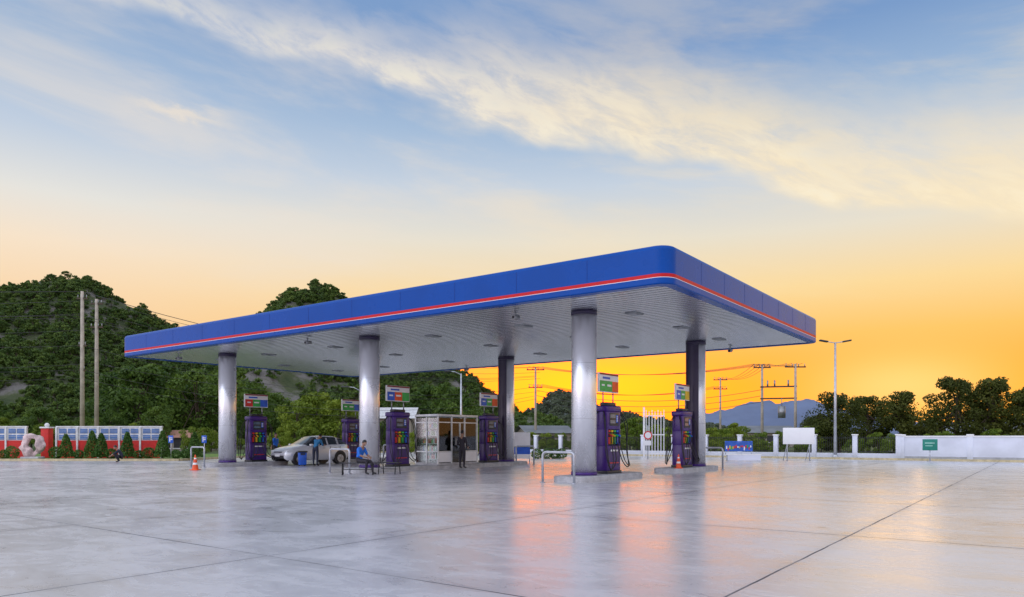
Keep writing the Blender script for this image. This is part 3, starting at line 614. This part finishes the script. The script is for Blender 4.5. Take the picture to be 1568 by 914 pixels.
# ---------------- vegetation
rng=np.random.default_rng(7)
def cloud(cent,rad,per,size,rng,flat=.75,up=.25):
    n=len(cent)*per; ci=np.repeat(np.arange(len(cent)),per)
    d=rng.normal(size=(n,3)); d/=np.linalg.norm(d,axis=1)[:,None]
    r=rng.uniform(.35,1.08,n)**.6; pos=cent[ci]+d*(r*rad[ci])[:,None]*np.array([1,1,flat])
    nr=d*.8+rng.normal(size=(n,3))*.6+np.array([0,0,up]); nr/=np.linalg.norm(nr,axis=1)[:,None]
    tt=np.cross(nr,rng.normal(size=(n,3))); tt/=np.linalg.norm(tt,axis=1)[:,None]; bt=np.cross(nr,tt)
    s=(size*rng.uniform(.6,1.3,n))[:,None]
    v=np.stack([pos-tt*s*.5,pos+bt*s*.32,pos+tt*s*.5,pos-bt*s*.32],1).reshape(-1,3)
    tone=np.clip(rng.uniform(0,1,len(cent))[ci]*.6+rng.uniform(0,1,n)*.4,0,1)
    return v,np.repeat(tone,4)
def mkmesh(name,v,tone,fm,extra=None):
    nf=len(v)//4; ev=np.zeros((0,3)); ef=[]
    if extra: ev=np.array(extra[0]).reshape(-1,3); ef=extra[1]
    V_=np.vstack([v,ev]); me=bpy.data.meshes.new(name)
    me.vertices.add(len(V_)); me.vertices.foreach_set('co',V_.astype(np.float32).ravel())
    li=np.arange(nf*4); 
    efl=np.array(ef,dtype=int).reshape(-1)+len(v) if len(ef) else np.zeros(0,int)
    idx=np.concatenate([li,efl]); tot=nf+len(ef); me.loops.add(len(idx)); me.loops.foreach_set('vertex_index',idx.astype(np.int32))
    me.polygons.add(tot); me.polygons.foreach_set('loop_start',(np.arange(tot)*4).astype(np.int32))
    me.materials.append(fm); me.materials.append(bark)
    me.polygons.foreach_set('material_index',np.concatenate([np.zeros(nf),np.ones(len(ef))]).astype(np.int32))
    at=me.attributes.new('tone','FLOAT','POINT'); at.data.foreach_set('value',np.concatenate([tone,np.zeros(len(ev))]).astype(np.float32))
    me.update(calc_edges=True); me.validate(); return me
def limb(ev,ef,p0,p1,r0,r1,seg=7):
    p0=np.array(p0,float);p1=np.array(p1,float); d=p1-p0; d/=np.linalg.norm(d); a=np.cross(d,[.3,.9,.1]); a/=np.linalg.norm(a); c_=np.cross(d,a); base=len(ev)
    for p,r in ((p0,r0),(p1,r1)):
        for k in range(seg):
            g_=2*math.pi*k/seg; ev.append(p+(a*math.cos(g_)+c_*math.sin(g_))*r)
    for k in range(seg): ef.append((base+k,base+(k+1)%seg,base+seg+(k+1)%seg,base+seg+k))
def treemesh(name,H,Wd,fm,rng,nc=22,per=110,leaf=.3,th=.28,conic=0):
    ev=[];ef=[]; r0=H*.028; top=np.array([rng.uniform(-.3,.3),rng.uniform(-.3,.3),H*.7]); limb(ev,ef,(0,0,-.1),top*[.4,.4,.5],r0,r0*.7); limb(ev,ef,top*[.4,.4,.5],top,r0*.7,r0*.25)
    cs=[];rs=[]
    for i in range(nc):
        a=rng.uniform(0,2*math.pi); zf=rng.uniform(0,1); z_=H*(th+(1-th)*zf*.88)+.0; env=(1-zf)**.9 if conic else math.sin(math.pi*(.18+.72*zf))**.8
        rr_=Wd/2*env*rng.uniform(.25,.82); c_=np.array([rr_*math.cos(a),rr_*math.sin(a),z_]); cs.append(c_); rs.append(Wd*rng.uniform(.11,.20)*(env*.7+.3))
        if i%2==0: s_=top*rng.uniform(.4,.9); limb(ev,ef,s_,c_,r0*.35,r0*.1,5)
    v,tn=cloud(np.array(cs),np.array(rs),per,leaf,rng); return mkmesh(name,v,tn,fm,(ev,ef))
fol_hill=foliage('hill_foliage',(.030,.075,.018),(.17,.25,.045),trans=.25)
fol_mid=foliage('tree_foliage',(.025,.07,.015),(.16,.25,.03))
fol_lt=foliage('light_foliage',(.08,.15,.015),(.28,.35,.035))
fol_r=foliage('backlit_foliage',(.03,.055,.012),(.18,.19,.035),trans=.5)
fol_top=foliage('topiary_foliage',(.03,.10,.02),(.14,.25,.04),trans=.15)
def coll(name,meshes):
    c_=bpy.data.collections.new(name)
    for m_ in meshes: c_.objects.link(bpy.data.objects.new(m_.name,m_))
    return c_
def inst(name,pts,scl,cl,seed=0):
    me=bpy.data.meshes.new(name); me.from_pydata([tuple(p) for p in pts],[],[])
    a=me.attributes.new('scl','FLOAT','POINT'); a.data.foreach_set('value',np.array(scl,dtype=np.float32))
    rz=rng.uniform(0,6.28,len(pts)).astype(np.float32); a=me.attributes.new('rz','FLOAT','POINT'); a.data.foreach_set('value',rz)
    o=bpy.data.objects.new(name,me); sc.collection.objects.link(o)
    ng=bpy.data.node_groups.new(name,'GeometryNodeTree'); ng.interface.new_socket('Geometry',in_out='INPUT',socket_type='NodeSocketGeometry'); ng.interface.new_socket('Geometry',in_out='OUTPUT',socket_type='NodeSocketGeometry')
    N=ng.nodes; gi=N.new('NodeGroupInput'); go=N.new('NodeGroupOutput'); ip=N.new('GeometryNodeInstanceOnPoints'); ci=N.new('GeometryNodeCollectionInfo')
    ci.inputs['Collection'].default_value=cl; ci.inputs['Separate Children'].default_value=True; ci.inputs['Reset Children'].default_value=True
    na=N.new('GeometryNodeInputNamedAttribute'); na.data_type='FLOAT'; na.inputs[0].default_value='scl'; nb=N.new('GeometryNodeInputNamedAttribute'); nb.data_type='FLOAT'; nb.inputs[0].default_value='rz'
    cx_=N.new('ShaderNodeCombineXYZ'); e2r=N.new('FunctionNodeEulerToRotation'); L_=ng.links
    L_.new(gi.outputs[0],ip.inputs['Points']); L_.new(ci.outputs[0],ip.inputs['Instance']); ip.inputs['Pick Instance'].default_value=True
    L_.new(nb.outputs[0],cx_.inputs[2]); L_.new(cx_.outputs[0],e2r.inputs[0]); L_.new(e2r.outputs[0],ip.inputs['Rotation']); L_.new(na.outputs[0],ip.inputs['Scale']); L_.new(ip.outputs[0],go.inputs[0])
    md=o.modifiers.new('scatter','NODES'); md.node_group=ng; return o
hm=bpy.data.materials.new('hill_ground'); hm.use_nodes=True; q=NT(hm.node_tree); bs=q.n['Principled BSDF']; tc=q.node('ShaderNodeTexCoord').outputs['Object']
q.l.new(q.ramp(q.noise(tc,.06,8,.7),[(.32,(.04,.07,.02)),(.50,(.09,.11,.045)),(.58,(.19,.18,.16)),(.75,(.27,.25,.24))]),bs.inputs['Base Color']); bs.inputs['Roughness'].default_value=.95
bn=q.node('ShaderNodeBump'); bn.inputs['Distance'].default_value=3; q.l.new(q.noise(tc,.15,8,.7),bn.inputs['Height']); q.l.new(bn.outputs[0],bs.inputs['Normal'])
def hill(name,D,prof,L,mat,ntree=0,cl=None,tsc=(.7,1.3),nx=160,ny=30,ro=6,drop=0,bare=.36):
    pxs=np.array([p[0] for p in prof],float); pys=np.array([p[1] for p in prof],float)
    X0,X1=WX(pxs[0],D),WX(pxs[-1],D)
    def hgt(x_,y_):
        px=x_/D*F+CX; zt=CH+(HY-np.interp(px,pxs,pys))/F*D-drop; k=(y_-(D-L))/L
        k=k if k<=1 else 2-k; k=min(max(k,0),1); s_=k**.75*(1.1-.1*k)
        return max(0,zt)*min(1,s_)+ (mn.fractal(Vector((x_*.03,y_*.03,D)),1,2,4))*ro*min(1,k*3)*min(1,max(0,zt)/20)
    b=B(name); grid=[[b.bm.verts.new((X0+(X1-X0)*i/nx,D-L+2*L*j/ny,hgt(X0+(X1-X0)*i/nx,D-L+2*L*j/ny)-.3)) for i in range(nx+1)] for j in range(ny+1)]
    b.mi(mat)
    for j in range(ny):
        for i in range(nx):
            f=b.bm.faces.new([grid[j][i],grid[j][i+1],grid[j+1][i+1],grid[j+1][i]]); f.smooth=True
    b.done()
    if ntree:
        pts=[];scs=[]
        while len(pts)<ntree:
            x_=rng.uniform(X0,X1); y_=rng.uniform(D-L,D+L*.12); z_=hgt(x_,y_)
            if z_<1.5: continue
            nn=mn.noise(Vector((x_*.04,z_*.055,3)))+.3*mn.noise(Vector((x_*.15,z_*.15,8)))
            if nn>bare and rng.random()<.9: continue
            pts.append((x_,y_,z_-1.2)); scs.append(rng.uniform(*tsc)*(1.25 if rng.random()<.08 else 1))
        inst(name+'_forest',pts,scs,cl)
hillsrc=coll('hill_tree_source',[treemesh('ht%d'%i,7,7.0,fol_hill,rng,13,42,.9,.1) for i in range(5)])
hill('hill',400,[(-420,560),(-250,500),(-100,462),(0,450),(35,434),(70,424),(110,423),(150,438),(190,460),(220,474),(260,500),(300,522),(350,545),(400,540),(436,525),(452,478),(460,456),(472,446),(490,440),(508,444),(524,454),(550,492),(600,530),(640,556),(700,574),(728,586),(740,608),(770,626),(830,648),(870,672)],150,hm,8000,hillsrc,(.35,.95),220,40,7,1.0)
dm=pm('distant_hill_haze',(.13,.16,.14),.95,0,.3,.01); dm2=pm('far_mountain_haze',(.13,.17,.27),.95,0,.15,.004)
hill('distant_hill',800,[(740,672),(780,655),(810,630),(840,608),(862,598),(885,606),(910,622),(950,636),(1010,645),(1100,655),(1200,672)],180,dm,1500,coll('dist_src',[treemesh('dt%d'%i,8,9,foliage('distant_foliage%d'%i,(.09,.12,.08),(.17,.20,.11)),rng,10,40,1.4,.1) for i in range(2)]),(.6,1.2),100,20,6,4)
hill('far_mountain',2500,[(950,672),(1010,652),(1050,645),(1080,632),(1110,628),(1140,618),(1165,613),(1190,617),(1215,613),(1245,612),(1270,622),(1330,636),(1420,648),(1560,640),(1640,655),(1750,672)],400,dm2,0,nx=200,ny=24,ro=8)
midc=coll('mid_tree_source',[treemesh('mt%d'%i,10,9.5,fol_mid,rng,34,150,.42,.16) for i in range(4)])
ltc=coll('light_tree_source',[treemesh('lt%d'%i,7,7,fol_lt,rng,26,150,.36,.12) for i in range(3)])
pts=[];scs=[]
def addt(px,d,top,href): h=WZ(top,d); pts.append((WX(px,d),d,0)); scs.append(h/href*1.05)
for px,d,top in ((-60,85,600),(-10,95,612),(60,88,628),(180,92,566),(215,88,560),(262,95,556),(300,90,566),(340,98,572),(385,90,590),(415,96,598),(590,100,600),(632,90,596),(662,95,588),(692,88,588),(360,110,560)): addt(px,d,top,10)
for k in range(40):
    px=rng.uniform(-80,730); d=rng.uniform(75,125); addt(px,d,rng.uniform(620,645),10)
inst('background_trees',pts,scs,midc)
pts=[];scs=[]
for px,d,top in ((455,80,612),(490,84,602),(520,80,612),(548,85,630),(5,75,640),(30,78,648),(560,74,640),(975,62,640),(1000,66,650),(965,70,644),(1125,85,648),(1135,90,652)): addt(px,d,top,7)
for k in range(34):
    px=rng.uniform(-60,760); d=rng.uniform(60,74); addt(px,d,rng.uniform(648,662),7)
for k in range(14):
    px=rng.uniform(900,1350); d=rng.uniform(62,80); addt(px,d,rng.uniform(650,660),7)
inst('background_shrubs',pts,scs,ltc)
def tree(px,d,top,Wd,seed,name='broadleaf_tree',fm=None,nc=70,per=150,th=.12,lf=.22):
    H=WZ(top,d); me=treemesh(name,H*1.04,Wd,fm or fol_r,np.random.default_rng(seed),nc,per,lf,th); o=bpy.data.objects.new(name,me); sc.collection.objects.link(o); o.location=(WX(px,d),d,0)
tree(1285,66,598,6.0,1,nc=60); tree(1330,70,604,5.0,2,nc=55); tree(1380,68,598,5.2,3,th=.18,nc=55); tree(1462,64,572,5.4,4); tree(1520,62,574,5.0,5); tree(1580,60,590,5.4,6); tree(1425,75,640,4,8,nc=40); tree(1250,80,630,4.4,9,nc=40)
pts=[];scs=[]
for k in range(60):
    a=rng.uniform(-30,34); p=S(35+rng.uniform(0,5),a); pts.append((p.x,p.y,0)); scs.append(rng.uniform(.16,.30))
inst('hedge_shrubs',pts,scs,ltc)
def cypress(px,d,top):
    H=WZ(top,d)-.1; n=int(1400*H); g_=np.random.default_rng(int(px)); zf=g_.uniform(0,1,n)**1.2; a=g_.uniform(0,6.28,n); rad=.42*(1-zf)**.8*(1+.12*np.sin(a*3+zf*9))+.03
    cen=np.stack([rad*np.cos(a),rad*np.sin(a),.12+zf*(H-.12)],1); v,tn=cloud(cen,np.full(n,.05),1,.11,g_,1,.3)
    ev=[];ef=[]; limb(ev,ef,(0,0,0),(0,0,H*.7),.04,.02); me=mkmesh('cypress_tree',v,tn,fol_top,(ev,ef)); o=bpy.data.objects.new('cypress_tree',me); sc.collection.objects.link(o); o.location=(WX(px,d),d,.1)
for px,top in ((101,665),(141,660),(155,664),(195,662),(249,660),(298,662)): cypress(px,44.9,top)
def ball(px,d,r,z0=.1):
    g_=np.random.default_rng(int(px*3)); n=int(2600*r*r+300); dd=g_.normal(size=(n,3)); dd/=np.linalg.norm(dd,axis=1)[:,None]; cen=dd*r*g_.uniform(.85,1.03,n)[:,None]+[0,0,r*.95]
    cen=cen[cen[:,2]>0.02]; v,tn=cloud(cen,np.full(len(cen),.03),1,.10,g_,1,.3); me=mkmesh('round_shrub',v,tn,fol_top); o=bpy.data.objects.new('round_shrub',me); sc.collection.objects.link(o); o.location=(WX(px,d),d,z0)
for px,r in ((85,.38),(120,.28),(170,.32),(18,.40),(228,.36),(270,.28),(285,.3),(6,.28),(212,.26)): ball(px,44.8,r)
for px in (822,838,850,860): ball(px,48,.35,0)
def house(px,d,wd,dp,h,rh,roof,wallc,rz=0):
    root=empty('house',(WX(px,d),d,0),rz); b=B('walls'); b.box((0,0,h/2),(wd,dp,h),wallc)
    for xx in (-wd*.3,0,wd*.3): b.box((xx,-dp/2-.01,h*.55),(1.0,.04,1.0),dark); b.box((xx,-dp/2-.02,h*.55-.55),(1.2,.1,.08),white)
    b.done(parent=root); b=B('roof'); o_=.5
    A=[(-wd/2-o_,-dp/2-o_,h-.1),(wd/2+o_,-dp/2-o_,h-.1),(wd/2+o_,0,h+rh),(-wd/2-o_,0,h+rh)]; C_=[(-wd/2-o_,dp/2+o_,h-.1),(wd/2+o_,dp/2+o_,h-.1),(wd/2+o_,0,h+rh),(-wd/2-o_,0,h+rh)]
    b.face(A,roof); b.face(C_,roof); b.face([(wd/2,-dp/2,h),(wd/2,dp/2,h),(wd/2,0,h+rh-.05)],wallc); b.face([(-wd/2,-dp/2,h),(-wd/2,dp/2,h),(-wd/2,0,h+rh-.05)],wallc); b.done(parent=root)
rg_=pm('roof_grey',(.17,.18,.19),.6,.1,.2,.5); wc_=pm('house_wall',(.36,.32,.27),.8)
house(290,78,4.5,5,1.5,.7,pm('roof_terracotta',(.4,.2,.13),.7),wc_); house(832,84,5,5,2.0,.8,rg_,wc_,R(15)); house(1530,72,9,6,1.9,.7,pm('roof_light',(.32,.34,.37),.6),wc_,R(-20)); house(600,82,5,5,3.6,1.2,pm('roof_white',(.6,.6,.6),.6),wc_); house(1165,110,8,8,2.2,1.0,rg_,wc_)
for px,d in ((262,44.3),(313,44.0)):
    b=B('parking_sign'); b.cyl((0,0,0),(0,0,1.5),.025,steel); b.box((0,-.03,1.3),(.3,.03,.45),blu,0,.01); b.box((-.06,-.05,1.3),(.05,.01,.3),white); b.box((.03,-.05,1.38),(.14,.01,.05),white); b.box((.03,-.05,1.28),(.14,.01,.05),white); b.done(loc=(WX(px,d),d,0))
print('done')
